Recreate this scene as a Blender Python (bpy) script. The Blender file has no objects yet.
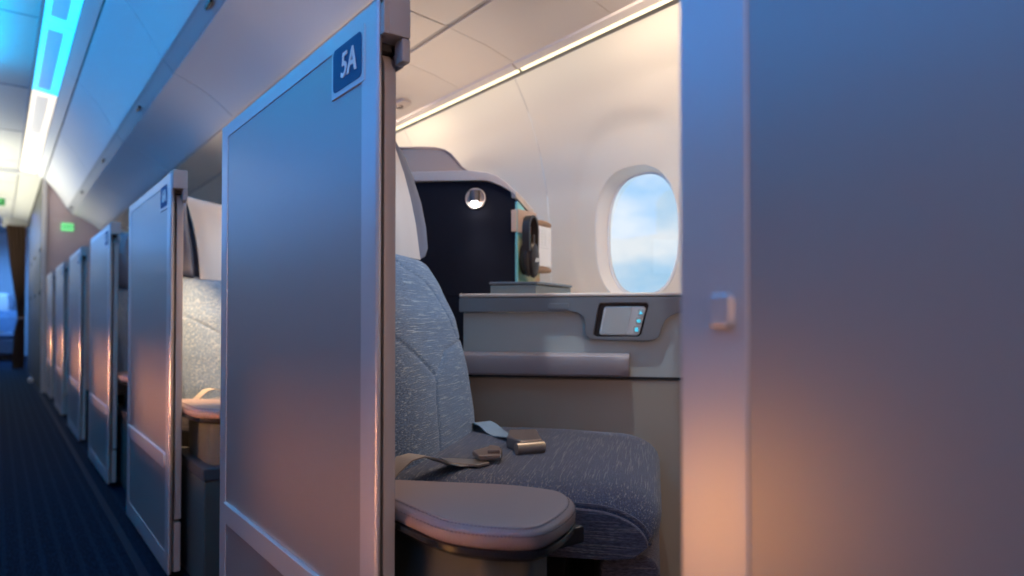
import bpy, bmesh, math, random
from mathutils import Vector, Matrix
random.seed(4)
C = bpy.context.scene.collection
H = 0.76                       # camera height above the carpet
PITCH = 1.35                   # row pitch
ROT = math.atan2(-0.751, 0.66) # seats are angled towards the windows
cF, sF = math.cos(ROT), math.sin(ROT)
ORG = {}

# ---------------------------------------------------------------- materials
def nodes(name):
    m = bpy.data.materials.new(name); m.use_nodes = True
    nt = m.node_tree; b = nt.nodes['Principled BSDF']
    return m, nt, b
def mat(name, col, rough=.5, metal=0.0, bump=0.0, bscale=200, coat=0.0, emit=None, es=0.0, vary=0.0):
    m, nt, b = nodes(name)
    b.inputs['Base Color'].default_value = (*col, 1)
    b.inputs['Roughness'].default_value = rough
    b.inputs['Metallic'].default_value = metal
    b.inputs['Coat Weight'].default_value = coat
    tc = nt.nodes.new('ShaderNodeTexCoord'); n = nt.nodes.new('ShaderNodeTexNoise')
    n.inputs['Scale'].default_value = bscale; n.inputs['Detail'].default_value = 3
    nt.links.new(tc.outputs['Object'], n.inputs['Vector'])
    if bump:
        bp = nt.nodes.new('ShaderNodeBump'); bp.inputs['Strength'].default_value = bump; bp.inputs['Distance'].default_value = .001
        nt.links.new(n.outputs['Fac'], bp.inputs['Height']); nt.links.new(bp.outputs['Normal'], b.inputs['Normal'])
    if vary:
        n2 = nt.nodes.new('ShaderNodeTexNoise'); n2.inputs['Scale'].default_value = 9
        nt.links.new(tc.outputs['Object'], n2.inputs['Vector'])
        mx = nt.nodes.new('ShaderNodeMix'); mx.data_type = 'RGBA'
        mx.inputs[6].default_value = (*[c*(1-vary) for c in col], 1); mx.inputs[7].default_value = (*[min(1, c*(1+vary)) for c in col], 1)
        nt.links.new(n2.outputs['Fac'], mx.inputs[0]); nt.links.new(mx.outputs[2], b.inputs['Base Color'])
    if emit:
        b.inputs['Emission Color'].default_value = (*emit, 1); b.inputs['Emission Strength'].default_value = es
    return m
def fabric(name, base, streak, axis, amt=.5):
    """woven cloth with short pale slubs running along one object axis"""
    m, nt, b = nodes(name); N = nt.nodes.new; L = nt.links.new
    b.inputs['Roughness'].default_value = .9
    b.inputs['Sheen Weight'].default_value = .25
    tc = N('ShaderNodeTexCoord')
    mp = N('ShaderNodeMapping'); sc = [420, 420, 420]; sc[axis] = 13
    mp.inputs['Scale'].default_value = sc; L(tc.outputs['Object'], mp.inputs['Vector'])
    n = N('ShaderNodeTexNoise'); n.inputs['Scale'].default_value = 1; n.inputs['Detail'].default_value = 1
    L(mp.outputs[0], n.inputs['Vector'])
    rp = N('ShaderNodeValToRGB'); rp.color_ramp.elements[0].position = .54; rp.color_ramp.elements[1].position = .70
    L(n.outputs['Fac'], rp.inputs[0])
    mp2 = N('ShaderNodeMapping'); sc2 = [520, 520, 520]; sc2[axis] = 160
    mp2.inputs['Scale'].default_value = sc2; L(tc.outputs['Object'], mp2.inputs['Vector'])
    n2 = N('ShaderNodeTexNoise'); n2.inputs['Scale'].default_value = 1; n2.inputs['Detail'].default_value = 2
    L(mp2.outputs[0], n2.inputs['Vector'])
    mr = N('ShaderNodeMapRange'); mr.inputs[1].default_value = .3; mr.inputs[2].default_value = .7; mr.inputs[3].default_value = .55; mr.inputs[4].default_value = 1.4
    L(n2.outputs['Fac'], mr.inputs[0])
    mul = N('ShaderNodeMath'); mul.operation = 'MULTIPLY'; mul.inputs[1].default_value = amt; L(rp.outputs[0], mul.inputs[0])
    mx = N('ShaderNodeMix'); mx.data_type = 'RGBA'; mx.inputs[6].default_value = (*base, 1); mx.inputs[7].default_value = (*streak, 1)
    L(mul.outputs[0], mx.inputs[0])
    vm = N('ShaderNodeVectorMath'); vm.operation = 'SCALE'; L(mx.outputs[2], vm.inputs[0]); L(mr.outputs[0], vm.inputs['Scale'])
    L(vm.outputs[0], b.inputs['Base Color'])
    bp = N('ShaderNodeBump'); bp.inputs['Strength'].default_value = .6; bp.inputs['Distance'].default_value = .001
    ad = N('ShaderNodeMath'); ad.operation = 'ADD'; L(n2.outputs['Fac'], ad.inputs[0]); L(rp.outputs[0], ad.inputs[1])
    L(ad.outputs[0], bp.inputs['Height']); L(bp.outputs[0], b.inputs['Normal'])
    return m
def carpet(name):
    m, nt, b = nodes(name); N = nt.nodes.new; L = nt.links.new
    b.inputs['Roughness'].default_value = .95; b.inputs['Specular IOR Level'].default_value = .1
    tc = N('ShaderNodeTexCoord')
    mp = N('ShaderNodeMapping'); mp.inputs['Scale'].default_value = (160, 24, 1); L(tc.outputs['Object'], mp.inputs['Vector'])
    n = N('ShaderNodeTexNoise'); n.inputs['Scale'].default_value = 1; n.inputs['Detail'].default_value = 2; L(mp.outputs[0], n.inputs['Vector'])
    w = N('ShaderNodeTexWave'); w.bands_direction = 'X'; w.inputs['Scale'].default_value = 6.5; w.inputs['Distortion'].default_value = .6
    w.inputs['Detail Scale'].default_value = 4
    L(tc.outputs['Object'], w.inputs['Vector'])
    rp = N('ShaderNodeValToRGB'); rp.color_ramp.elements[0].position = .7; rp.color_ramp.elements[1].position = .95
    L(w.outputs['Fac'], rp.inputs[0])
    rn = N('ShaderNodeValToRGB'); rn.color_ramp.elements[0].position = .4; rn.color_ramp.elements[1].position = .7
    L(n.outputs['Fac'], rn.inputs[0])
    mx = N('ShaderNodeMix'); mx.data_type = 'RGBA'; mx.inputs[6].default_value = (.002, .005, .015, 1); mx.inputs[7].default_value = (.006, .014, .033, 1)
    L(rn.outputs[0], mx.inputs[0])
    mul = N('ShaderNodeMath'); mul.operation = 'MULTIPLY'; mul.inputs[1].default_value = .2; L(rp.outputs[0], mul.inputs[0])
    m2 = N('ShaderNodeMix'); m2.data_type = 'RGBA'; m2.inputs[7].default_value = (.024, .046, .08, 1)
    L(mul.outputs[0], m2.inputs[0]); L(mx.outputs[2], m2.inputs[6]); L(m2.outputs[2], b.inputs['Base Color'])
    bp = N('ShaderNodeBump'); bp.inputs['Strength'].default_value = .7; bp.inputs['Distance'].default_value = .002
    L(n.outputs['Fac'], bp.inputs['Height']); L(bp.outputs[0], b.inputs['Normal'])
    return m
def glow(name, col, strength, base=(.6, .6, .6)):
    return mat(name, base, .4, emit=col, es=strength)
def glass(name):
    m = bpy.data.materials.new(name); m.use_nodes = True; nt = m.node_tree; nt.nodes.clear(); N = nt.nodes.new
    o = N('ShaderNodeOutputMaterial'); t = N('ShaderNodeBsdfTransparent'); g = N('ShaderNodeBsdfGlossy'); x = N('ShaderNodeMixShader')
    g.inputs['Roughness'].default_value = .05; x.inputs[0].default_value = .05; t.inputs[0].default_value = (.97, .99, 1, 1)
    nt.links.new(t.outputs[0], x.inputs[1]); nt.links.new(g.outputs[0], x.inputs[2]); nt.links.new(x.outputs[0], o.inputs[0])
    return m
def cover_art(name):
    m, nt, b = nodes(name); N = nt.nodes.new; L = nt.links.new
    tc = N('ShaderNodeTexCoord'); n = N('ShaderNodeTexNoise'); n.inputs['Scale'].default_value = 14; n.inputs['Detail'].default_value = 3
    L(tc.outputs['Object'], n.inputs['Vector'])
    sx = N('ShaderNodeSeparateXYZ'); L(tc.outputs['Object'], sx.inputs[0])
    rp = N('ShaderNodeValToRGB'); e = rp.color_ramp.elements
    e[0].position = .38; e[0].color = (.05, .16, .07, 1); e[1].position = .62; e[1].color = (.55, .30, .14, 1)
    k = e.new(.5); k.color = (.45, .42, .2, 1)
    L(n.outputs['Fac'], rp.inputs[0])
    mr = N('ShaderNodeMapRange'); mr.inputs[1].default_value = .17; mr.inputs[2].default_value = .2; L(sx.outputs[2], mr.inputs[0])
    mx = N('ShaderNodeMix'); mx.data_type = 'RGBA'; mx.inputs[7].default_value = (.25, .62, .66, 1)
    L(rp.outputs[0], mx.inputs[6]); L(mr.outputs[0], mx.inputs[0]); L(mx.outputs[2], b.inputs['Base Color'])
    b.inputs['Roughness'].default_value = .35
    return m
M = dict(
 door=mat('satin_door', (.42, .385, .39), .36, .5, bump=.08, bscale=600),
 doorframe=mat('satin_door_frame', (.62, .59, .62), .33, .4),
 bracket=mat('grey_bracket', (.44, .40, .40), .45, .1),
 dark=mat('dark_gap', (.03, .03, .035), .6),
 plate=mat('navy_plate', (.0, .07, .23), .6),
 white=mat('white_print', (.85, .87, .9), .4),
 bin=mat('bin_plastic', (.76, .74, .76), .5, bump=.05, bscale=400),
 bingroove=mat('bin_groove', (.45, .44, .47), .5),
 cream=mat('cream_panel', (.76, .67, .60), .55, bump=.05, bscale=500),
 wall=mat('wall_cream', (.80, .725, .62), .6, bump=.05, bscale=500),
 reveal=mat('window_reveal', (.80, .76, .72), .35),
 seam=mat('seam_dark', (.30, .25, .22), .7),
 ceil=mat('ceiling_panel', (.72, .71, .70), .55),
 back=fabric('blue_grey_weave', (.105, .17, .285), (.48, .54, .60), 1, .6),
 cush=fabric('blue_grey_weave_seat', (.045, .060, .115), (.27, .26, .25), 1, .6),  # same weave darkened: the cushion's dimmer light is put into its colour
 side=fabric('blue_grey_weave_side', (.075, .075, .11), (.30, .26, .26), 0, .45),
 head=mat('slate_leather', (.17, .18, .25), .45, bump=.15, bscale=350),
 cover=mat('linen_cover', (.60, .53, .51), .85, bump=.3, bscale=500),
 leather=mat('taupe_leather', (.27, .21, .215), .42, bump=.2, bscale=450),
 stitch=mat('dark_stitch', (.14, .11, .12), .8),
 trim=mat('charcoal_trim', (.035, .037, .043), .25, .5),
 base=mat('grey_green_base', (.085, .10, .10), .5),
 basecap=mat('slate_cap', (.06, .065, .08), .4),
 console=mat('console_grey', (.42, .44, .43), .42, .15),
 consolelow=mat('console_low', (.34, .29, .24), .55, .1),
 fascia=mat('steel_fascia', (.20, .215, .24), .42, .45),
 top=mat('console_top', (.62, .52, .46), .5),
 ledge=mat('ledge_leather', (.24, .205, .225), .45, bump=.2, bscale=450),
 screen=mat('screen_grey', (.42, .44, .45), .18, .1),
 keypad=mat('keypad_silver', (.62, .64, .66), .3, .4),
 icon=glow('icon_cyan', (.05, .55, .75), .8, (.1, .4, .5)),
 navy=mat('navy_felt', (.003, .004, .014), 1.0, bump=.3, bscale=700),
 shell=mat('taupe_shell', (.52, .37, .29), .45),
 rim=mat('beige_rim', (.60, .50, .45), .45),
 belt=mat('belt_webbing', (.36, .33, .31), .75, bump=.4, bscale=500),
 beltblue=mat('belt_webbing_blue', (.27, .36, .46), .75, bump=.4, bscale=500),
 buckle=mat('buckle_metal', (.50, .42, .36), .28, .85),
 buckled=mat('buckle_dark', (.28, .22, .20), .35, .5),
 tan=mat('tan_leather', (.62, .44, .34), .55),
 teal=mat('teal_paper', (.22, .55, .56), .5),
 art=cover_art('magazine_art'),
 phones=mat('brown_plastic', (.028, .018, .015), .4),
 pad=mat('ear_pad', (.035, .022, .018), .6),
 wood=mat('oak_holder', (.34, .20, .11), .45),
 card=mat('white_card', (.88, .88, .90), .5),
 print_=mat('grey_print', (.62, .63, .66), .6),
 box=mat('sage_box', (.20, .24, .25), .45),
 boxlid=mat('grey_lid', (.15, .17, .20), .35, .2),
 lamp=mat('lamp_ring', (.62, .50, .45), .6),
 lampcan=mat('lamp_can', (.16, .13, .13), .4, .5),
 bulb=glow('bulb', (1, .96, .9), 45),
 led=glow('warm_led', (1.0, .86, .50), 1.7),
 cyan=glow('cyan_diffuser', (.01, .50, 1.0), 2.6),
 cyan2=glow('cyan_lens', (.005, .20, .70), 1.3),
 warm=glow('white_diffuser', (1.0, .86, .66), 1.25),
 warm2=glow('white_lens', (.75, .70, .62), .75),
 exit=glow('exit_green', (.18, .85, .28), .75, (.2, .6, .25)),
 exitd=glow('exit_dark', (.02, .16, .05), .5, (.02, .2, .05)),
 carpet=carpet('navy_carpet'),
 stripe=mat('carpet_stripe', (.002, .003, .018), .95),
 bulk=mat('bulkhead_mauve', (.50, .37, .37), .6),
 closet=mat('closet_grey', (.085, .078, .072), .5),
 brown=mat('brown_curtain', (.085, .045, .03), .9, bump=.3),
 farwall=mat('far_wall', (.5, .55, .62), .6),
 outer=mat('outer_grey', (.30, .28, .30), .6),
 glass=glass('pane_glass'),
)

# ---------------------------------------------------------------- mesh helpers
class MB:
    def __init__(s): s.bm = bmesh.new()
    def _merge(s, t):
        me = bpy.data.meshes.new('tmp'); t.to_mesh(me); t.free(); s.bm.from_mesh(me); bpy.data.meshes.remove(me)
    def prism(s, poly, ax, a, b, bev=0, seg=2, ang=30):
        t = bmesh.new()
        f = {'z': lambda p, h: (p[0], p[1], h), 'y': lambda p, h: (p[0], h, p[1]), 'x': lambda p, h: (h, p[0], p[1])}[ax]
        v0 = [t.verts.new(f(p, a)) for p in poly]; v1 = [t.verts.new(f(p, b)) for p in poly]; n = len(poly)
        t.faces.new(v0); t.faces.new(v1[::-1])
        for i in range(n): t.faces.new((v0[i], v0[(i+1) % n], v1[(i+1) % n], v1[i]))
        bmesh.ops.recalc_face_normals(t, faces=t.faces)
        if bev:
            es = [e for e in t.edges if len(e.link_faces) == 2 and e.calc_face_angle(0) > math.radians(ang)]
            bmesh.ops.bevel(t, geom=es, offset=bev, segments=seg, affect='EDGES', profile=.5, clamp_overlap=True)
        s._merge(t); return s
    def box(s, x0, x1, y0, y1, z0, z1, bev=0, seg=2):
        return s.prism([(x0, y0), (x1, y0), (x1, y1), (x0, y1)], 'z', z0, z1, bev, seg)
    def loft(s, rings, cap=True, closed=True):
        t = bmesh.new(); R = [[t.verts.new(p) for p in r] for r in rings]; n = len(rings[0])
        for a, b in zip(R, R[1:]):
            for i in range(n if closed else n-1):
                t.faces.new((a[i], a[(i+1) % n], b[(i+1) % n], b[i]))
        if cap and closed: t.faces.new(R[0][::-1]); t.faces.new(R[-1])
        bmesh.ops.recalc_face_normals(t, faces=t.faces); s._merge(t); return s
    def tube(s, pts, r, n=10, cap=True):
        pts = [Vector(p) for p in pts]; rings = []
        up = Vector((0, 0, 1))
        for i, p in enumerate(pts):
            d = (pts[min(i+1, len(pts)-1)]-pts[max(i-1, 0)]).normalized()
            a = d.cross(up)
            if a.length < .05: a = d.cross(Vector((1, 0, 0)))
            a.normalize(); b = d.cross(a).normalized(); rr = r[i] if isinstance(r, (list, tuple)) else r
            rings.append([p+a*math.cos(q)*rr+b*math.sin(q)*rr for q in [2*math.pi*k/n for k in range(n)]])
        return s.loft(rings, cap)
    def ribbon(s, pts, wdir, w, th):
        """flat strap: centre line, constant width direction"""
        pts = [Vector(p) for p in pts]; wd = Vector(wdir).normalized(); rings = []
        for i, p in enumerate(pts):
            d = (pts[min(i+1, len(pts)-1)]-pts[max(i-1, 0)]).normalized(); n = d.cross(wd).normalized()
            rings.append([p-wd*w/2-n*th/2, p+wd*w/2-n*th/2, p+wd*w/2+n*th/2, p-wd*w/2+n*th/2])
        return s.loft(rings)
    def cyl(s, c, axis, r, h, n=28, bev=0):
        ax = Vector(axis).normalized(); a = ax.cross(Vector((0, 0, 1)))
        if a.length < .1: a = Vector((1, 0, 0))
        a.normalize(); b = ax.cross(a); c = Vector(c)
        prof = [(r-bev, 0), (r, bev), (r, h-bev), (r-bev, h)] if bev else [(r, 0), (r, h)]
        return s.loft([[c+ax*hh+(a*math.cos(2*math.pi*k/n)+b*math.sin(2*math.pi*k/n))*rr for k in range(n)] for rr, hh in prof])
    def build(s, name, m, parent=None, org=None, sharp=38, smooth=True):
        o3 = Vector(ORG[parent.name]) if parent is not None else Vector(org or (0, 0, 0))
        bmesh.ops.translate(s.bm, verts=s.bm.verts, vec=-o3)
        for f in s.bm.faces: f.smooth = smooth
        for e in s.bm.edges:
            if len(e.link_faces) == 2 and e.calc_face_angle(0) > math.radians(sharp): e.smooth = False
        me = bpy.data.meshes.new(name); s.bm.to_mesh(me); s.bm.free(); me.materials.append(M[m])
        o = bpy.data.objects.new(name, me); C.objects.link(o)
        if smooth and len(me.polygons) < 2500:
            wn = o.modifiers.new('weighted', 'WEIGHTED_NORMAL'); wn.keep_sharp = True
        if parent is not None: o.parent = parent
        else: o.location = o3
        ORG[o.name] = tuple(o3); return o
def tag(o, label=None, cat=None, group=None, kind=None):
    if label: o['label'] = label
    if cat: o['category'] = cat
    if group: o['group'] = group
    if kind: o['kind'] = kind
    return o
def world(s, D, z=0, k=0):
    return Vector((.66*s+.751*D, -.751*s+.66*D+PITCH*k, z))
def sthing(name, org, label, cat, group=None, k=0):
    """Empty for something set in the angled seat frame; parts are written in seat-frame coordinates"""
    o = bpy.data.objects.new(name, None); C.objects.link(o); o.empty_display_size = .1
    o.location = world(*org, k=k); o.rotation_euler = (0, 0, ROT); ORG[o.name] = tuple(org)
    return tag(o, label, cat, group)
def wthing(name, org, label, cat, group=None):
    o = bpy.data.objects.new(name, None); C.objects.link(o); o.empty_display_size = .1
    o.location = org; ORG[o.name] = tuple(org); return tag(o, label, cat, group)
def copy_tree(o, parent=None):
    c = o.copy(); C.objects.link(c); c.parent = parent; ORG[c.name] = ORG[o.name]
    for ch in [x for x in bpy.data.objects if x.parent == o]: copy_tree(ch, c)
    return c
def struct(mb, name, m, **kw):
    return tag(mb.build(name, m, **kw), kind='structure')
def rrect(cx, cy, w, h, r, n=6):
    out = []
    for qx, qy, a0 in ((1, 1, 0), (-1, 1, 90), (-1, -1, 180), (1, -1, 270)):
        for i in range(n+1):
            a = math.radians(a0+90*i/n); out.append((cx+qx*(w/2-r)+r*math.cos(a), cy+qy*(h/2-r)+r*math.sin(a)))
    return out
def interp(tab, z):
    if z <= tab[0][0]: return tab[0][1]
    for (a, p), (b, q) in zip(tab, tab[1:]):
        if z <= b:
            t = (z-a)/(b-a); t = t*t*(3-2*t)*.25+t*.75; return p+(q-p)*t
    return tab[-1][1]
def smoothpoly(pts, it=2):
    """Chaikin corner cutting of a closed polygon"""
    for _ in range(it):
        q = []
        for i in range(len(pts)):
            a, b = pts[i], pts[(i+1) % len(pts)]
            q += [(a[0]*.75+b[0]*.25, a[1]*.75+b[1]*.25), (a[0]*.25+b[0]*.75, a[1]*.25+b[1]*.75)]
        pts = q
    return pts
def text_mesh(txt, size, place, name, m, parent, ext=.0006):
    """place(x, y, z) maps text space to scene space"""
    cu = bpy.data.curves.new(name, 'FONT'); cu.body = txt; cu.size = size; cu.extrude = ext; cu.align_x = 'CENTER'; cu.align_y = 'CENTER'
    cu.shear = .12; cu.offset = size*.014
    o = bpy.data.objects.new('t', cu); C.objects.link(o)
    dg = bpy.context.evaluated_depsgraph_get(); me = bpy.data.meshes.new_from_object(o.evaluated_get(dg))
    bpy.data.objects.remove(o); bpy.data.curves.remove(cu)
    b = MB(); b.bm.from_mesh(me); bpy.data.meshes.remove(me)
    for v in b.bm.verts: v.co = Vector(place(*v.co))
    bmesh.ops.recalc_face_normals(b.bm, faces=b.bm.faces)
    return b.build(name, m, parent, smooth=False)

# ---------------------------------------------------------------- the setting
struct(MB().box(-1.6, 1.72, -1.6, 17, -.05, 0), 'floor', 'carpet')
struct(MB().box(.342, .366, -1.6, 12.3, 0, .0035), 'trim_1', 'stripe')
struct(MB().box(-1.6, .160, -1.6, 12.7, H+1.492, H+1.53), 'ceiling', 'ceil')
sb = MB()
for y in (-1.1, .2, 1.5, 2.8, 4.1, 5.4, 6.7, 8.0, 9.3, 10.6, 11.9): sb.box(-1.6, .158, y-.004, y+.004, H+1.488, H+1.493)
sb.box(.150, .166, -1.6, 12.7, H+1.476, H+1.493)
struct(sb, 'trim_2', 'bingroove')
struct(MB().box(-1.6, 1.72, -1.6, 17, 2.46, 2.50), 'leak_cap', 'outer')  # unseen cap added above the ceiling to keep outside light from leaking in
struct(MB().box(-.90, -.86, -1.6, 8.45, 0, 1.18, .01), 'wall_left', 'door')
struct(MB().box(-1.64, -1.6, -1.6, 17, -.05, 2.5), 'wall_left_outer', 'outer')
struct(MB().box(-1.6, 1.72, -1.64, -1.6, -.05, 2.5), 'wall_front', 'outer')
struct(MB().box(-1.6, 1.72, 17, 17.04, -.05, 2.5), 'wall_back', 'farwall')
bk = MB().box(.385, 1.72, 8.45, 8.49, 0, 2.44); struct(bk, 'wall_bulkhead', 'bulk')
bk = MB().box(.36, .40, 8.41, 8.49, 0, 2.20, .008); struct(bk, 'trim_3', 'bracket')
# closet wall behind the bulkhead, along the aisle
cl = MB().box(.3725, .41, 8.49, 12.6, 0, 2.30)
struct(cl, 'wall_closet', 'closet')
for i, (y0, y1) in enumerate(((8.55, 9.7), (9.74, 10.9), (10.94, 12.1))):
    d = wthing('closet_door', (.37, (y0+y1)/2, .05), 'grey closet door in the aisle wall past the bulkhead, %s' % ('nearest to the suites', 'middle of the three', 'farthest, by the curtain')[i], 'closet door', 'closet doors past the bulkhead')
    MB().box(.355, .372, y0, y1, .05, 2.05, .004).build('door_panel', 'closet', d)
    MB().box(.345, .356, y0+.04, y0+.12, 1.0, 1.04, .004).build('handle', 'trim', d)
    MB().box(.345, .356, y0+.04, y0+.12, 1.45, 1.48, .004).build('latch', 'trim', d)
# lintel and light cove profile across the aisle at the end of the bins
struct(MB().box(-1.6, .37, 8.42, 8.50, H+1.44, H+1.50, .005), 'trim_4', 'ceil')
struct(MB().box(.05, .37, 12.62, 12.70, H+1.36, H+1.50), 'trim_5', 'ceil')
struct(MB().box(-.95, -.60, 8.45, 16.9, 0, 2.30), 'wall_galley', 'farwall')

# ---- sidewall with oval windows (one panel per window)
WP = [(0, 1.575), (.40, 1.577), (.90, 1.578), (1.04, 1.575), (1.20, 1.560), (1.34, 1.528), (1.46, 1.485), (1.56, 1.432), (1.60, 1.405)]
def wx(z):
    if z >= 1.6: return 1.405
    for (a, p), (b, q) in zip(WP, WP[1:]):
        if z <= b:
            t = (z-a)/(b-a); return p+(q-p)*t
WZ = 1.022; WH = .207; WW = .172
def supel(a, rx, rz, e=2.5):
    c, s = math.cos(a), math.sin(a)
    return math.copysign(abs(c)**(2/e), c)*rx, math.copysign(abs(s)**(2/e), s)*rz
wallb = MB(); ny = []
for i in range(11):
    yc = .66+.8*i
    if yc > 8.4: break
    ny.append(yc)
N = 96
for yc in ny:
    t = bmesh.new(); rings = []
    y0, y1, z0, z1 = yc-.3990, yc+.3990, .0, 1.585
    for j in range(31):
        q = j/30; ring = []
        for k in range(N):
            a = 2*math.pi*(k+.5)/N
            ex, ez = supel(a, WW, WH)
            c, s_ = math.cos(a), math.sin(a)
            # rectangle boundary along the same direction
            hy = .3990; hz = (z1-WZ) if s_ > 0 else (WZ-z0)
            m_ = min(hy/abs(c) if abs(c) > 1e-6 else 9, hz/abs(s_) if abs(s_) > 1e-6 else 9)
            rx_, rz_ = c*m_, s_*m_
            y = ex+(rx_-ex)*q; z = ez+(rz_-ez)*q
            # dished surround, a shallow hollow with a soft lip
            d = math.sqrt((y/.30)**2+((z-.03)/.355)**2)
            dish = .0055*(1-min(1, max(0, (d-.86)/.14))**2*(3-2*min(1, max(0, (d-.86)/.14)))) if d < 1 else 0
            zz = WZ+z
            ring.append(t.verts.new((wx(zz)+dish, yc+y, zz)))
        rings.append(ring)
    # snap outermost ring corners
    for cy, cz in ((y0, z0), (y1, z0), (y0, z1), (y1, z1)):
        v = min(rings[-1], key=lambda v: (v.co.y-cy)**2+(v.co.z-cz)**2); v.co = (wx(cz), cy, cz)
    for a, b in zip(rings, rings[1:]):
        for k in range(N): t.faces.new((a[k], a[(k+1) % N], b[(k+1) % N], b[k]))
    bmesh.ops.recalc_face_normals(t, faces=t.faces); wallb._merge(t)
struct(wallb, 'wall_right', 'wall', sharp=60)
sm = MB()
zs = [1.585*i/24 for i in range(25)]
for yc in [y-.4 for y in ny]+[ny[-1]+.4]:
    sm.loft([[(wx(z)+.004, yc-.004, z), (wx(z)+.004, yc+.004, z), (wx(z)+.02, yc+.004, z), (wx(z)+.02, yc-.004, z)] for z in zs])
struct(sm, 'trim_6', 'seam')
ow = MB().box(1.44, 1.72, -1.6, .235, 0, 2.46); ow.box(1.44, 1.72, -1.6, 8.45, 1.60, 2.46)
struct(ow, 'wall_right_outer', 'outer')
struct(MB().box(1.60, 1.72, 8.3, 17, 0, 2.46), 'wall_right_far', 'outer')
for n, yc in enumerate(ny):
    t = MB(); prof = []
    for dx, sc in ((.006, 1.035), (.004, 1.01), (.007, .985), (.018, .955), (.032, .905), (.042, .86), (.042, .82)):
        prof.append([(wx(WZ+supel(2*math.pi*k/N, WW, WH)[1])*(1-min(1, dx/.05))+(1.572)*min(1, dx/.05)+dx, yc+supel(2*math.pi*k/N, WW*sc*(1 if sc > .9 else 1.0), 0)[0], WZ+supel(2*math.pi*k/N, 0, WH*(sc+(1-sc)*.45))[1]) for k in range(N)])
    t.loft(prof, cap=False)
    w = struct(t, 'window_%d' % (n+1), 'reveal', org=(1.6, yc, WZ))
    pr = [supel(2*math.pi*k/N, WW*.85, WH*.94) for k in range(N)]
    MB().prism([(yc+a, WZ+b) for a, b in pr], 'x', 1.615, 1.617).build('pane', 'glass', w)
    g = MB().loft([[(1.609+dx, yc+supel(2*math.pi*k/N, WW*sc, 0)[0], WZ+supel(2*math.pi*k/N, 0, WH*(sc+.075))[1]) for k in range(N)] for dx, sc in ((0, .865), (.004, .865), (.004, .84), (0, .84), (0, .865))], cap=False)
    g.build('gasket', 'card', w)

# ---- continuous warm light line above the sidewall
for i in range(5):
    y0, y1 = .31+1.5*(i)-.0, 1.80+1.5*i
    y0 = max(.10, 1.81+1.5*(i-1)); y1 = 1.80+1.5*i
    y1 = min(y1, 8.43)
    l = wthing('light_strip', (1.40, (y0+y1)/2, 1.58), 'slim warm white light line along the top of the sidewall, %s' % ('above the nearest window', 'beyond the first bin joint', 'third section from the camera', 'fourth section from the camera', 'last section before the bulkhead')[i], 'light', 'light lines above the sidewall')
    MB().prism([(1.3935, 1.5975), (1.4012, 1.5925), (1.3990, 1.5888), (1.3915, 1.5938)], 'y', y0+.003, y1-.003).build('diffuser', 'led', l)
    MB().prism([(1.365, 1.604), (1.384, 1.592), (1.404, 1.612), (1.40, 1.66), (1.36, 1.66)], 'y', y0, y1).build('housing', 'cream', l)

# ---------------------------------------------------------------- overhead bins
def sheet(mb, prof, y0, y1, th=.018, close_up=True):
    a = [Vector((p[0], 0, p[1])) for p in prof]; off = []
    for i, p in enumerate(a):
        d = (a[min(i+1, len(a)-1)]-a[max(i-1, 0)]).normalized(); n = Vector((-d.z, 0, d.x))
        if n.z < 0: n = -n
        off.append(p+n*th)
    poly = [(p.x, p.z) for p in a]+[(p.x, p.z) for p in off[::-1]]
    mb.prism(poly, 'y', y0, y1, .003, 2, 50)
def P(z): return z+H
def arc(p, q, bulge, n=8):
    p, q = Vector(p), Vector(q); d = q-p; nn = Vector((-d.y, d.x)).normalized()
    return [tuple(p+d*i/n+nn*bulge*math.sin(math.pi*i/n)) for i in range(n+1)]
bl = ['directly above the 5A suite', 'above the 6A suite', 'third along the aisle', 'fourth along the aisle', 'fifth along the aisle', 'last before the bulkhead']
ys = [.32, 1.80, 3.30, 4.80, 6.30, 7.80, 8.44]
ys = [-1.2] + ys
bl = ['nearest of all, over the near right door'] + bl
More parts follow.
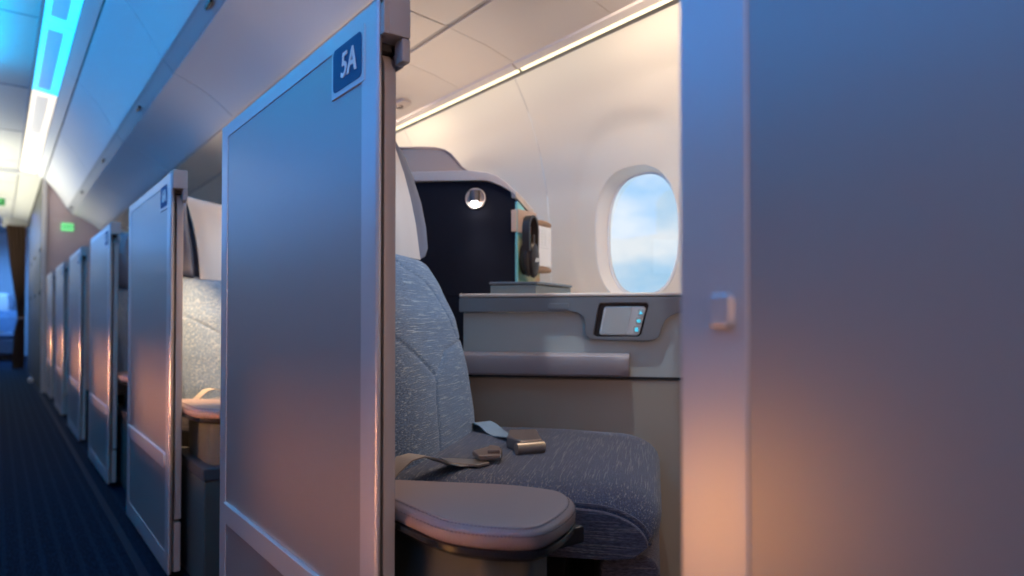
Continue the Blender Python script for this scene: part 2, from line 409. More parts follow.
for i in range(len(ys)-1):
    y0, y1 = ys[i]+.003, ys[i+1]-.003
    b = wthing('overhead_bin', (.75, (y0+y1)/2, P(.93)), 'pale closed overhead bin lit blue, '+bl[i], 'overhead bin', 'overhead bins along the aisle')
    t = MB(); sheet(t, arc((.372, P(1.417)), (.566, P(1.135)), .012), y0, y1); t.build('bin_door', 'bin', b)
    t = MB(); sheet(t, [(.566, P(1.133)), (.578, P(1.126)), (.606, P(1.092)), (.612, P(1.085))], y0, y1); t.build('grip_channel', 'bingroove', b)
    t = MB(); sheet(t, arc((.612, P(1.083)), (.862, P(.935)), .016)+[(.875, P(.932))], y0, y1); t.build('lower_shell', 'bin', b)
    t = MB(); sheet(t, [(.877, P(.928)), (1.10, P(.905)), (1.104, P(.915))], y0, y1); t.build('underside_panel', 'cream', b)
    t = MB(); t.box(1.10, 1.118, y0, y1, P(.909), P(.93)); t.build('track', 'bracket', b)
    cuts = [y0]+[c for c in (y0+.33 if i else y0+.5, y1-.45) if y0 < c < y1]+[y1]
    for a, c in zip(cuts, cuts[1:]):
        if c-a < .05: continue
        t = MB(); sheet(t, [(1.116, P(.902)), (1.25, P(.882)), (1.372, P(.850)), (1.376, P(.865))], a-(.002 if a == y0 else -.001), c+(.002 if c == y1 else -.001)); t.build('service_panel', 'cream', b)
    if i > 0:
        ym = (y0+y1)/2 - .08
        v = MB(); ring = rrect(1.30, ym-.0, .055, .12, .027)
        v.prism(ring, 'z', P(.8615), P(.872), .003); v.build('air_vent', 'rim', b)
        MB().cyl((1.30, ym+.012, P(.856)), (0, 0, 1), .014, .008, 20).build('vent_nozzle', 'lampcan', b)
    la = MB(); la.box(.578, .590, (y0+y1)/2-.04, (y0+y1)/2+.04, P(1.098), P(1.112), .003); la.build('latch', 'trim', b)
    # upper trim strip and ceiling cove strip above the bin
    t = MB(); sheet(t, [(.305, P(1.46)), (.366, P(1.422))], y0, y1, .014); t.build('top_rail', 'bin', b)
# recessed ceiling light units
ly = [1.5, 2.8, 4.1, 5.4, 6.7, 8.0]
nm = ['nearest of all, just above the photo', 'cut by the top edge of the photo', 'first whole cyan one', 'first warm white one', 'second warm white one', 'warm white one by the bulkhead']
for i, y0 in enumerate(ly):
    y1 = y0+1.296 if i < 5 else 8.42
    cy = i < 3
    c = wthing('ceiling_light', (.24, (y0+y1)/2, P(1.47)), '%s ceiling light panel beside the bins, %s' % ('cyan' if cy else 'warm white', nm[i]), 'ceiling light', 'ceiling light panels')
    t = MB(); sheet(t, [(.168, P(1.484)), (.303, P(1.462))], y0+.004, y1, .012); t.build('diffuser', 'cyan' if cy else 'warm', c)
    z = P(1.4765); 
    t = MB(); sheet(t, [(.192, P(1.4785)), (.262, P(1.467))], y0+.09, y1-.09, .006); t.build('lens', 'cyan2' if cy else 'warm2', c)
t = MB(); sheet(t, [(.168, P(1.486)), (.36, P(1.455))], 8.50, 12.68, .012); struct(t, 'ceiling_2', 'ceil')
e = wthing('exit_sign', (-.02, 10.2, P(1.40)), 'small dark green exit sign hanging under the far warm ceiling', 'exit sign')
MB().box(-.16, .065, 10.2, 10.23, P(1.352), P(1.44), .004).build('sign_box', 'exitd', e)
text_mesh('EXIT', .055, lambda x, y, z: (-.03+x, 10.199-z, P(1.395)+y), 'lettering', 'exit', e)
e = wthing('exit_sign', (.575, 8.44, 1.70), 'lit green exit sign on the mauve bulkhead beside the bin ends', 'exit sign')
MB().box(.522, .630, 8.43, 8.45, 1.665, 1.745, .004).build('sign_box', 'exit', e)
text_mesh('EXIT', .042, lambda x, y, z: (.576+x, 8.429-z, 1.705+y), 'lettering', 'exitd', e)

# ---------------------------------------------------------------- suite doors
def make_door(num, label, far=1.61, near=.826, text=True, stile=.046):
    o = (.41, (far+near)/2, .018)
    d = wthing('suite_door', o, label, 'suite door', 'grey suite doors along the aisle')
    y0, y1 = near, far
    # panel body; near edge rolls back towards the seat
    MB().prism([(.4010, y0+.004), (.4010, y1-.002), (.415, y1-.002), (.415, y0+.019), (.4075, y0+.008)], 'z', .02, 1.18, .0012).build('panel', 'door', d)
    f = MB()
    f.prism([(.3995, y0+.008), (.4000, y0+.0005+.003), (.403, y0), (.408, y0+.005), (.4105, y0+.012), (.4105, y0+.046), (.3995, y0+.050)], 'z', .018, 1.184, .0012)
    f.box(.3995, .410, y1-stile, y1, .018, 1.184, .0015)
    f.box(.3995, .410, y0+.048, y1-.044, 1.157, 1.184, .001)
    f.box(.3995, .410, y0+.048, y1-.044, .018, .075, .001)
    f.build('frame', 'doorframe', d)
    MB().prism(rrect((y0+y1)/2, .341, y1-y0-.09, .042, .008), 'x', .394, .405, .002).build('rail', 'doorframe', d)
    # header with its hooked end
    h = MB()
    h.prism([(.4105, 1.137), (.443, 1.137), (.443, 1.180), (.4105, 1.180)], 'y', y0-.012, y1-.01, .002)
    h.box(.430, .443, y0-.012, y0+.012, 1.104, 1.1365, .003); h.box(.4395, .443, y0+.010, y1-.02, 1.104, 1.138)
    h.prism([(.4035, 1.175), (.443, 1.175), (.443, 1.192), (.4035, 1.192)], 'y', y0-.012, y0+.03, .003)
    h.prism([(.4035, 1.137), (.413, 1.137), (.413, 1.190), (.4035, 1.190)], 'y', y0-.011, y0+.001, .001)
    h.build('header', 'bracket', d)
    MB().prism([(y0+.019, .17), (y0+.019, 1.096), (y0+.021, 1.110), (y0+.027, 1.120), (y0+.036, 1.126), (y1-.01, 1.126), (y1-.01, .17)], 'x', .4195, .438, .003).build('sliding_leaf', 'bracket', d)
    MB().box(.4165, .436, y0+.012, y0+.10, .020, .163, .003).build('kick_block', 'bracket', d)
    MB().box(.4155, .4195, y0+.03, y1-.02, .03, 1.10).build('seal', 'dark', d)
    MB().box(.416, .4395, y0+.022, y1-.02, 1.1265, 1.1372).build('notch_shade', 'dark', d)  # solid dark block standing for the shade inside the header notch
    # number plate
    p0, p1 = y0+.0466, y0+.146
    fr = MB().prism([(p0-.008, 1.086), (p1+.008, 1.086), (p1+.008, 1.166), (p0-.008, 1.166)], 'x', .3985, .4035, .001); fr.build('plate_frame', 'doorframe', d)
    pl = MB().prism(rrect((p0+p1)/2, 1.126, p1-p0, .064, .009), 'x', .3979, .400).build('number_plate', 'plate', d)
    if text:
        text_mesh(num, .050, lambda x, y, z: (.3973-z, (p0+p1)/2-.006-x*.92, 1.125+y*1.0), 'numerals', 'white', pl)
    return d
nums = ['5A', '6A', '7A', '8A', '9A', '10A']
dl = ['grey sliding suite door numbered 5A, largest whole one, left of the open seat',
      'grey sliding suite door numbered 6A, second in the row behind door 5A',
      'grey sliding suite door numbered 7A, third in the row along the aisle',
      'blurred grey suite door numbered 8A, fourth in the row along the aisle',
      'blurred narrow-looking suite door, fifth in the row, next to last',
      'farthest blurred suite door, last in the row beside the bulkhead']
for k, n in enumerate(nums):
    d = make_door(n, dl[k]); d.location.y += PITCH*k
d = make_door('', 'out-of-focus grey suite door filling the right side of the photo, nearest of all', text=False, stile=.056)
d.location.y += .325-1.61
MB().prism(rrect(.2885+1.285, .765, .019, .024, .005), 'x', .394, .401, .003).build('latch_button', 'doorframe', d)

# ---------------------------------------------------------------- seat
BT = [(.40, -.415), (.529, -.4247), (.629, -.4402), (.755, -.4714), (.831, -.505), (.93, -.56)]
SE = [[(1.30, .895), (1.36, .865), (1.45, .845), (1.50, .812), (1.53, .755), (1.57, .703)],
      [(1.06, .79), (1.18, .723), (1.26, .684), (1.33, .640), (1.385, .668), (1.43, .690), (1.57, .703), (1.70, .716)],
      [(1.33, .640), (1.315, .60), (1.30, .54), (1.295, .44)]]
def segd(p, a, b):
    ax, ay = a; bx, by = b; px, py = p; dx, dy = bx-ax, by-ay
    t = max(0, min(1, ((px-ax)*dx+(py-ay)*dy)/(dx*dx+dy*dy+1e-9)))
    return math.hypot(px-ax-t*dx, py-ay-t*dy)
def seam_depth(D, z):
    m = 9
    for s in SE:
        for a, b in zip(s, s[1:]): m = min(m, segd((D, z), a, b))
    return .0032*math.exp(-(m/.0038)**2)+.0008*math.exp(-(m/.012)**2)
def make_seat(k):
    r = sthing('airline_seat', (-.30, 1.38, 0), 'x', 'seat', 'seats in the suites', k)
    # backrest
    t = bmesh.new(); rings = []; NZ = 130; NF = 140
    for j in range(NZ+1):
        z = .42+(.918-.42)*j/NZ; sf = interp(BT, z); q = j/NZ
        hw = .315-.05*max(0, (q-.55)/.45)**2.2
        edge = max(0, (q-.93)/.07)
        ring = []
        for i in range(NF+1):
            x = -1+2*i/NF
            D = 1.385+hw*x; crown = -.055*abs(x)**6-.006*(1-x*x)*0
            s = sf+crown+.012*(1-x*x)-seam_depth(D, z)-.05*edge**2
            ring.append((s, D, z))
        for x in (.97, .6, 0, -.6, -.97): ring.append((sf-.15+(.02 if abs(x) > .9 else 0)+.03*edge, 1.385+hw*x, z))
        ring = [(max(p[0], (.447-.751*p[1])/.66), p[1], p[2]) for p in ring]
        rings.append([t.verts.new(p) for p in ring])
    n = len(rings[0])
    for a, b in zip(rings, rings[1:]):
        for i in range(n): t.faces.new((a[i], a[(i+1) % n], b[(i+1) % n], b[i]))
    t.faces.new(rings[0][::-1]); t.faces.new(rings[-1]); bmesh.ops.recalc_face_normals(t, faces=t.faces)
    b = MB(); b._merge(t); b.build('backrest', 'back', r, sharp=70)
    # cushion: loft across the width, side outline with a waterfall front
    def outline(x):
        e = abs(x)**9; top = .489-.020*e; c = .004*(1-x*x)
        fr = .014-.022*e
        pts = []
        for i in range(15): pts.append((-.50+(fr+.50-.095)*i/14, top+c+(.006*math.sin(i/14*math.pi))))
        for i in range(1, 11):
            a = math.pi/2*(1-i/10); pts.append((fr-.095+.095*math.cos(a), top-.052+.052*math.sin(a)+c*(1-i/10)))
        pts += [(fr-.003, .415), (fr-.02, .399), (fr-.06, .394), (-.25, .392), (-.50, .392)]
        return pts
    b = MB(); rings = []
    for i in range(41):
        x = -1+2*i/40; x2 = math.sin(x*math.pi/2)
        rings.append([(s, 1.385+.315*x2, z) for s, z in outline(x2)])
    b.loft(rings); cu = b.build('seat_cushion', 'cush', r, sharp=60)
    # piping and near side of the cushion
    pp = [(s, 1.0725, z-.004) for s, z in outline(.985)[:26]]
    MB().tube(pp, .0035, 6).build('piping', 'side', r)
    sd = outline(1.0)
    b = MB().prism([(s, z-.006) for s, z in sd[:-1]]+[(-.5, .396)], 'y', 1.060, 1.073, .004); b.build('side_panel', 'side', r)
    # leg rest, base
    b = MB(); b.prism([(-.085, .12), (-.085, .375), (-.07, .390), (-.01, .390), (.006, .378), (.010, .36), (.006, .14), (-.01, .12)], 'y', 1.085, 1.69, .008, 3); b.build('leg_rest', 'side', r)
    b = MB().box(-.62, -.14, 1.12, 1.66, .0, .385, .01); b.build('base', 'trim', r)
    # headrest with cover
    def hring(z, hw, sf, th, nx=36):
        ring = []
        for i in range(nx+1):
            x = -1+2*i/nx; wing = .030*math.exp(-((abs(x)-.86)/.12)**2)
            ring.append((sf+wing-.05*abs(x)**14, 1.385+hw*x, z))
        for x in (.95, .5, 0, -.5, -.95): ring.append((sf-th, 1.385+hw*x, z))
        return [(max(p[0]-.022, (.447-.751*p[1])/.66), p[1], p[2]) for p in ring]
    hz = [(.893, .15, -.575, .05), (.898, .205, -.555, .08), (.91, .232, -.543, .10), (.93, .243, -.540, .105), (.98, .245, -.545, .105), (1.04, .240, -.556, .10), (1.10, .226, -.572, .095), (1.15, .205, -.588, .085), (1.18, .18, -.602, .07), (1.195, .15, -.615, .05)]
    MB().loft([hring(z, w, s, th) for z, w, s, th in hz]).build('headrest', 'head', r, sharp=60)
    cz = [(.897, -.518), (.91, -.520), (.98, -.529), (1.04, -.541), (1.10, -.557), (1.15, -.574), (1.185, -.590), (1.202, -.620), (1.204, -.66), (1.185, -.685), (1.10, -.69)]
    rings = []
    for i, (z, s) in enumerate(cz):
        s -= .022; hw = .150-.02*(i/10)
        n_ = 14
        front = [(s+.0015*math.sin(x*9)+.006*abs(x)**3, 1.375+hw*x, z) for x in [-1+2*j/n_ for j in range(n_+1)]]
        d = Vector((cz[min(i+1, 10)][1]-cz[max(i-1, 0)][1], 0, cz[min(i+1, 10)][0]-cz[max(i-1, 0)][0])).normalized()
        nx_, nz_ = -d.z*.004, d.x*.004
        rings.append(front+[(p[0]+nx_, p[1], p[2]+nz_) for p in front[::-1]])
    MB().loft(rings).build('headrest_cover', 'cover', r, sharp=60)
    for sg in (1,):
        w = MB().prism([(-.600, .93), (-.585, .925), (-.60, 1.04), (-.615, 1.05)], 'y', 1.385+.240, 1.385+.252, .003); w.build('headrest_panel', 'head', r)
    # belts lying loose on the cushion
    b = MB().ribbon([(-.45, 1.062, .478), (-.425, 1.072, .507), (-.405, 1.078, .526), (-.387, 1.088, .531), (-.370, 1.105, .525), (-.357, 1.13, .512), (-.345, 1.16, .502), (-.325, 1.19, .498)], (.86, -.50, 0), .042, .0022); b.build('belt_strap', 'belt', r)
    b = MB().ribbon([(-.43, 1.61, .488), (-.412, 1.588, .508), (-.396, 1.570, .514), (-.375, 1.548, .510), (-.355, 1.525, .501), (-.335, 1.50, .497), (-.315, 1.47, .502), (-.290, 1.435, .507)], (.62, .78, 0), .050, .0022); b.build('belt_strap', 'beltblue', r)
    bt = MB(); bt.prism([(-.384, 1.206), (-.299, 1.208), (-.285, 1.185), (-.300, 1.160), (-.353, 1.170)], 'z', .499, .504, .0015); bt.build('belt_tongue', 'buckle', r)
    bt = MB(); bt.prism([(-.330, 1.232), (-.309, 1.287), (-.280, 1.266), (-.268, 1.200), (-.306, 1.188)], 'z', .5045, .514, .003); bt.prism([(-.305, 1.265), (-.283, 1.255), (-.273, 1.215), (-.295, 1.210)], 'z', .512, .520, .002); bt.build('belt_adjuster', 'buckled', r)
    bk = MB(); bk.prism([(-.302, 1.432), (-.2455, 1.452), (-.212, 1.330), (-.252, 1.298), (-.2906, 1.357)], 'z', .497, .522, .005, 3); bo = bk.build('belt_buckle', 'buckled', r)
    MB().tube([(-.2577, 1.288, .509), (-.210, 1.322, .509)], .0115, 14).build('release_bar', 'buckle', bo)
    return r
seat0 = make_seat(0)
seat0['label'] = 'blue grey woven suite seat with loose seat belt, seen through the open door'
sl = [None, 'warmly lit woven suite seat in the gap between doors 5A and 6A', 'shadowed woven suite seat in the gap between doors 6A and 7A']
for k in (1, 2):
    s = copy_tree(seat0); s.location = world(-.30, 1.38, 0, k); s['label'] = sl[k]

# ---------------------------------------------------------------- armrest
def make_arm():
    r = wthing('armrest', (.54, .85, 0), 'x', 'armrest', 'padded armrests by the doors')
    pg = [(.443, 1.0), (.443, .90), (.443, .80), (.447, .735), (.470, .692), (.497, .662), (.522, .645), (.550, .648), (.610, .678), (.650, .712), (.672, .750), (.672, .785), (.640, .845), (.60, .89), (.560, .930), (.525, .97), (.495, 1.0)]
    sp = smoothpoly(smoothpoly(pg, 1), 2)
    cx = sum(p[0] for p in sp)/len(sp); cy = sum(p[1] for p in sp)/len(sp)
    def off(d): # approx inset towards the local centre line
        out = []; n = len(sp)
        for i in range(n):
            a, b = Vector(sp[i-1]), Vector(sp[(i+1) % n]); t = (b-a).normalized(); nn = Vector((-t.y, t.x))
            p = Vector(sp[i]); 
            if nn.dot(Vector((cx, cy))-p) < 0 and False: nn = -nn
            out.append(tuple(p+nn*d))
        return out
    area = sum(sp[i][0]*sp[(i+1) % len(sp)][1]-sp[(i+1) % len(sp)][0]*sp[i][1] for i in range(len(sp)))
    sg = 1 if area > 0 else -1
    def ring(d, z): return [(x, y, z) for x, y in off(sg*d)]
    b = MB().loft([ring(.004, .478), ring(0, .481), ring(-.001, .490), ring(.001, .497), ring(.004, .5005), ring(.006, .5000), ring(.0085, .5030), ring(.010, .5043), ring(.012, .505)])
    b.build('pad', 'leather', r, sharp=70)
    st = MB()
    for dd, zz in ((.0085, .5032), (-.0005, .4955)):
        q = ring(dd, zz); n = len(q)
        for i in range(0, n):
            a, c = Vector(q[i]), Vector(q[(i+1) % n]); m = max(1, int((c-a).length/.006))
            for j in range(m):
                p0 = a.lerp(c, (j+.15)/m); p1 = a.lerp(c, (j+.75)/m)
                st.tube([p0, p1], .0007, 4)
    st.build('stitching', 'stitch', r)
    b = MB().loft([ring(.010, .462), ring(.004, .465), ring(-.001, .470), ring(-.001, .477), ring(.003, .4785)]); b.build('trim_rim', 'trim', r)
    b = MB().box(.600, .650, .694, .708, .450, .474, .004); b.build('release_lever', 'trim', r)
    b = MB(); b.prism([(.48, .70), (.53, .665), (.58, .69), (.605, .74), (.57, .83), (.50, .93), (.478, .95)], 'z', .34, .466, .01); b.build('pedestal', 'base', r)
    b = MB().prism([(.458, .66), (.66, .66), (.66, .76), (.56, .90), (.50, 1.02), (.458, 1.10)], 'z', 0, .31, .008); b.build('base', 'base', r)
    b = MB().prism([(.455, .655), (.664, .655), (.664, .765), (.564, .905), (.504, 1.03), (.455, 1.11)], 'z', .31, .345, .006); b.build('base_cap', 'basecap', r)
    return r
arm0 = make_arm(); arm0['label'] = 'taupe leather padded armrest with rounded tip beside door 5A opening'
al = [None, 'taupe padded armrest in the gap between doors 5A and 6A', 'dark armrest in the gap between doors 6A and 7A']
for k in (1, 2):
    a = copy_tree(arm0); a.location.y += PITCH*k; a['label'] = al[k]

# ---------------------------------------------------------------- side console
def make_console():
    r = sthing('side_console', (0, 1.9, 0), 'x', 'side console', 'side consoles under the windows')
    body = [(-.485, 1.715), (.375, 1.715), (.075, 2.02), (-.33, 2.36), (-.33, 1.99), (-.485, 1.99)]
    def wl(z): pass
    MB().prism(body, 'z', 0, .607, .003).build('lower_panel', 'consolelow', r)
    MB().prism([(p[0], p[1]+(.006 if p[1] < 1.8 else 0)) for p in body], 'z', .605, .775, .002).build('upper_panel', 'console', r)
    MB().prism([(-.492, 1.705), (.40, 1.705), (.085, 2.025), (-.335, 2.37), (-.335, 1.995), (-.492, 1.995)], 'z', .8135, .8225, .003).build('top_panel', 'top', r)
    # fascia band that dips around the handset cradle: outline in (s, z)
    dip = [(-.492, .7755), (-.205, .7755), (-.185, .773), (-.172, .764), (-.1665, .75), (-.1655, .722), (-.160, .711), (-.148, .7055), (-.010, .7035), (.006, .707), (.016, .716), (.022, .735), (.028, .752), (.040, .764), (.058, .7715), (.085, .774), (.38, .774), (.38, .812), (-.492, .812)]
    # cradle opening, cut by building the band as a ring around the hole
    t = bmesh.new()
    vo = [t.verts.new((p[0], 1.7035, p[1])) for p in dip]
    es = [t.edges.new((vo[i], vo[(i+1) % len(vo)])) for i in range(len(vo))]
    hole = [(-.127, .797), (-.0155, .797), (-.010, .791), (-.0285, .720), (-.036, .714), (-.139, .7135), (-.145, .720), (-.132, .791)]
    vh = [t.verts.new((p[0], 1.7035, p[1])) for p in hole]
    es += [t.edges.new((vh[i], vh[(i+1) % len(vh)])) for i in range(len(vh))]
    bmesh.ops.triangle_fill(t, use_beauty=True, use_dissolve=True, edges=es)
    ex = bmesh.ops.extrude_face_region(t, geom=list(t.faces)); bmesh.ops.translate(t, verts=[v for v in ex['geom'] if isinstance(v, bmesh.types.BMVert)], vec=(0, .017, 0))
    bmesh.ops.recalc_face_normals(t, faces=t.faces)
    be = [e for e in t.edges if len(e.link_faces) == 2 and e.calc_face_angle(0) > math.radians(60)]
    bmesh.ops.bevel(t, geom=be, offset=.0022, segments=2, affect='EDGES', clamp_overlap=True)
    b = MB(); b._merge(t); fo = b.build('fascia', 'fascia', r)
    # cradle recess, handset
    MB().prism([(-.15, .705), (-.005, .705), (-.005, .80), (-.15, .80)], 'y', 1.7162, 1.7205).build('cradle', 'trim', r)
    h = MB().prism([(-.115, .789), (-.022, .789), (-.0165, .784), (-.033, .7215), (-.039, .717), (-.127, .7175), (-.131, .722), (-.119, .785)], 'y', 1.7075, 1.7165, .002); ho = h.build('handset', 'keypad', r)
    MB().prism([(-.113, .786), (-.050, .786), (-.064, .7205), (-.1265, .7205)], 'y', 1.7062, 1.708).build('screen', 'screen', ho)
    for i, (cx, cz) in enumerate(((-.0285, .7735), (-.034, .7525), (-.0395, .7315))):
        MB().prism(rrect(cx, cz, .0145, .017, .003), 'y', 1.7058, 1.7078).build('key', 'screen', ho)
        ic = MB()
        if i == 0: ic.prism([(cx-.005, cz-.004), (cx+.005, cz-.004), (cx-.001, cz+.005)], 'y', 1.7052, 1.706)
        elif i == 1: ic.prism(rrect(cx, cz, .010, .008, .0035), 'y', 1.7052, 1.706)
        else: ic.prism(rrect(cx, cz, .008, .010, .002), 'y', 1.7052, 1.706)
        ic.build('key_icon', 'icon', ho)
    MB().prism(rrect(-.232, .7895, .052, .0145, .004), 'y', 1.7012, 1.704, .001).build('latch', 'fascia', r)
    MB().prism(rrect(.10, .795, .04, .012, .003), 'y', 1.7012, 1.704, .001).build('latch', 'fascia', r)
    # padded ledge
    lp = [(1.72, .617), (1.672, .617), (1.666, .622), (1.664, .635), (1.664, .655), (1.668, .666), (1.678, .672), (1.72, .673)]
    MB().loft([[(s, D if D > 1.71 else D+dd, z) for D, z in lp] for s, dd in ((-.485, 0), (-.30, 0), (-.20, .001), (-.10, .008), (-.066, .012), (-.057, .018))]).build('padded_ledge', 'ledge', r)
    MB().box(-.485, .38, 1.7125, 1.72, .6085, .6150).build('shadow_gap', 'trim', r)
    return r
con0 = make_console(); con0['label'] = 'grey side console with handset, padded ledge and tray top below the near window'
clb = [None, 'grey side console hidden mostly behind the 6A suite seat', 'grey side console hidden mostly behind the 7A suite seat']
for k in (1,):
    c = copy_tree(con0); c.location.y += PITCH*k; c['label'] = clb[k]

# ---------------------------------------------------------------- seat shell
def make_shell():
    r = sthing('privacy_shell', (-.70, 1.9, 0), 'x', 'privacy shell', 'privacy shells behind the seats')
    top = [(-.95, 1.284), (-.80, 1.283), (-.70, 1.280), (-.650, 1.276), (-.620, 1.268), (-.600, 1.255), (-.582, 1.235), (-.566, 1.215), (-.550, 1.2025), (-.530, 1.1955), (-.50, 1.190), (-.470, 1.184), (-.450, 1.174), (-.425, 1.156), (-.400, 1.132)]
    MB().prism([(-.95, 0)]+top+[(-.400, .8225), (-.50, .8225), (-.50, 0)], 'y', 1.985, 2.01, .004, 3, 60).build('shell_wall', 'shell', r)
    # dark edge bead along the tall part
    MB().tube([(s, 1.985, z+.002) for s, z in top[:10]], .0035, 6).build('edge_bead', 'leather', r)
    # beige rim band
    up = [(-.95, 1.203), (-.531, 1.197), (-.500, 1.1925), (-.475, 1.1885), (-.449, 1.178), (-.421, 1.158), (-.387, 1.126)]
    lo = [(-.95, 1.176), (-.624, 1.169), (-.490, 1.1655), (-.470, 1.162), (-.437, 1.148), (-.413, 1.134), (-.389, 1.114)]
    MB().prism(up+lo[::-1], 'y', 1.945, 1.987, .003).build('rim', 'rim', r)
    MB().prism(lo[:-1]+[(-.395, 1.119), (-.395, .824), (-.95, .824)], 'y', 1.957, 1.984, .003, 2, 60).build('lining', 'navy', r)
    MB().box(-.95, -.494, 1.957, 1.984, .02, .824).build('lining', 'navy', r)
    # end cap panel facing the seat's front, runs on towards the sidewall
    q = MB().prism([(.0, .824), (.090, .824), (.090, 1.060), (.084, 1.072), (.0, 1.117)], 'y', -.022, .0, .003)
    for v in q.bm.verts: v.co = Vector((-.395+.368*v.co.x+.93*v.co.y, 1.957+.93*v.co.x-.368*v.co.y, v.co.z))
    q.build('end_panel', 'navy', r)
    q = MB().prism([(-.004, 1.112), (.088, 1.068), (.092, 1.060), (.094, 1.088), (-.004, 1.131)], 'y', -.024, .008, .002)
    for v in q.bm.verts: v.co = Vector((-.395+.368*v.co.x+.93*v.co.y, 1.957+.93*v.co.x-.368*v.co.y, v.co.z))
    q.build('rim', 'rim', r)
    # back panel that closes the shell behind the headrest
    MB().prism([(1.45, 0), (1.45, 1.17), (1.50, 1.24), (1.60, 1.283), (2.01, 1.284), (2.01, 0)], 'x', -.975, -.950, .004, 3, 60).build('back_panel', 'shell', r)
    # reading lamp in the lining
    lc = (-.514, 1.957, 1.114)
    t = MB(); n = 32
    t.loft([[(lc[0]+rr*math.cos(2*math.pi*k/n), lc[1]-dd, lc[2]+rr*math.sin(2*math.pi*k/n)) for k in range(n)] for rr, dd in ((.031, -.004), (.031, .004), (.029, .006), (.0265, .005), (.0255, -.002))], cap=False)
    la = t.build('reading_lamp', 'lamp', r)
    MB().cyl((lc[0], lc[1]-.0005, lc[2]), (0, -1, 0), .0265, .0012).build('lamp_back', 'lamp', la)
    MB().tube([(lc[0]+.001, lc[1]-.013, lc[2]+.021), (lc[0]+.001, lc[1]-.014, lc[2]-.012)], .0155, 20).build('lamp_can', 'lampcan', la)
    MB().tube([(lc[0]+.001, lc[1]-.0155, lc[2]-.012), (lc[0]+.001, lc[1]-.017, lc[2]-.018)], .0085, 20).build('bulb', 'bulb', la)
    return r
sh0 = make_shell(); sh0['label'] = 'navy lined privacy shell with beige rim and reading lamp behind the open seat'
for k in (1, 2):
    c = copy_tree(sh0); c.location.y += PITCH*k; c['label'] = [None, 'privacy shell around the 6A suite seat, behind the 5A door', 'privacy shell around the 7A suite seat, behind the 6A door'][k]

# ---------------------------------------------------------------- small things in the suite
P0 = Vector((-.395, 1.957)); ED = Vector((.368, .93)); EN = Vector((.93, -.368))
def E(t, n, z): q = P0+ED*t+EN*n; return (q.x, q.y, z)
def eprism(mb, poly, ax, a, b, bev=0, seg=2):
    """prism in the frame of the shell's angled end: x along it, y out of it"""
    q = MB().prism(poly, ax, a, b, bev, seg)
    for v in q.bm.verts: v.co = Vector(E(*v.co))
    me = bpy.data.meshes.new('tmp'); q.bm.to_mesh(me); q.bm.free(); mb.bm.from_mesh(me); bpy.data.meshes.remove(me); return mb
def ebox(mb, t0, t1, n0, n1, z0, z1, bev=0): return eprism(mb, [(t0, n0), (t1, n0), (t1, n1), (t0, n1)], 'z', z0, z1, bev)
o3 = E(.06, .01, .8225)
r = sthing('magazine', o3, 'thin magazine with teal spine standing in the tan strap beside the headphones', 'magazine')
m_ = MB(); eprism(m_, [(.002, .8552), (.125, .8552), (.125, 1.04), (.06, 1.07), (.002, 1.100)], 'y', .0045, .0105); m_.build('cover', 'art', r)
m_ = MB(); ebox(m_, -.005, .0015, .004, .011, .8552, 1.100, .0006); m_.build('spine', 'teal', r)
r = sthing('holder_strap', E(.0, .01, .98), 'tan leather strap holding the magazine against the navy shell edge', 'strap')
m_ = MB(); ebox(m_, -.002, .10, .0115, .0145, 1.010, 1.078, .001); ebox(m_, -.0045, -.0005, .0005, .0145, 1.010, 1.078, .001); m_.build('band', 'tan', r)
m_ = MB(); m_.box(-.404, -.388, 1.945, 1.9565, 1.012, 1.076, .002); m_.build('tab', 'tan', r)
hp = sthing('headphones', E(.08, .04, .86), 'dark brown over-ear headphones hanging by the magazine above the side console', 'headphones')
band = []
for i in range(33):
    a = math.pi*i/32; c_ = math.cos(a); band.append(E(.036-.030*c_-.004*math.sin(2*a), .032+.004*c_, .955+.104*math.sin(a)**.55))
MB().ribbon(band, (EN.x, EN.y, 0), .024, .007).build('headband', 'phones', hp)
for sgn, t0, n0, zz in ((1, .036, .040, .0), (-1, .024, .030, .004)):
    c0 = Vector(E(t0, n0, .930+zz)); ax = Vector((EN.x, EN.y, 0)); sd = Vector((ED.x, ED.y, 0)); t = MB(); n = 32
    def cup(prof): return [[c0+ax*h+sd*rr*.68*math.cos(2*math.pi*k/n)+Vector((0, 0, 1))*rr*1.48*math.sin(2*math.pi*k/n) for k in range(n)] for rr, h in prof]
    t.loft(cup([(.010, -.010), (.030, -.010), (.034, -.004), (.036, .002), (.032, .009), (.021, .012), (.006, .013)])); e = t.build('ear_cup', 'phones', hp)
    t = MB(); t.loft(cup([(.014, -.020), (.026, -.020), (.031, -.015), (.031, -.0105), (.02, -.010)])); t.build('ear_pad', 'pad', e)
    MB().tube([c0+Vector((0, 0, .045)), c0+Vector((0, 0, .075))], .006, 8).build('yoke', 'phones', e)
    if sgn == 1:
        t = MB(); q = c0+ax*.0135
        for du in (-.008, .002):
            t.loft([[q+sd*(du+a)+Vector((0, 0, b_))+ax*h for a, b_ in ((-.002, -.006), (.003, -.006), (.010, .006), (.005, .006))] for h in (0, .0008)])
        t.build('emblem', 'card', e)
r = sthing('card_holder', E(.16, .01, .90), 'white printed card in a wooden holder left of the window', 'card holder')
m_ = MB(); ebox(m_, .080, .172, .0205, .0235, .918, 1.040, .001); m_.build('card', 'card', r)
t = MB()
for zc in (1.049, .908): t.tube([E(.072+.106*i/8, .014, zc) for i in range(9)], [.007, .009, .0105, .011, .011, .011, .0105, .009, .007], 14)
t.build('rail', 'wood', r)
m_ = MB(); ebox(m_, .022, .172, .001, .009, .905, 1.052, .002) ; m_.build('backing', 'wood', r)
t = MB()
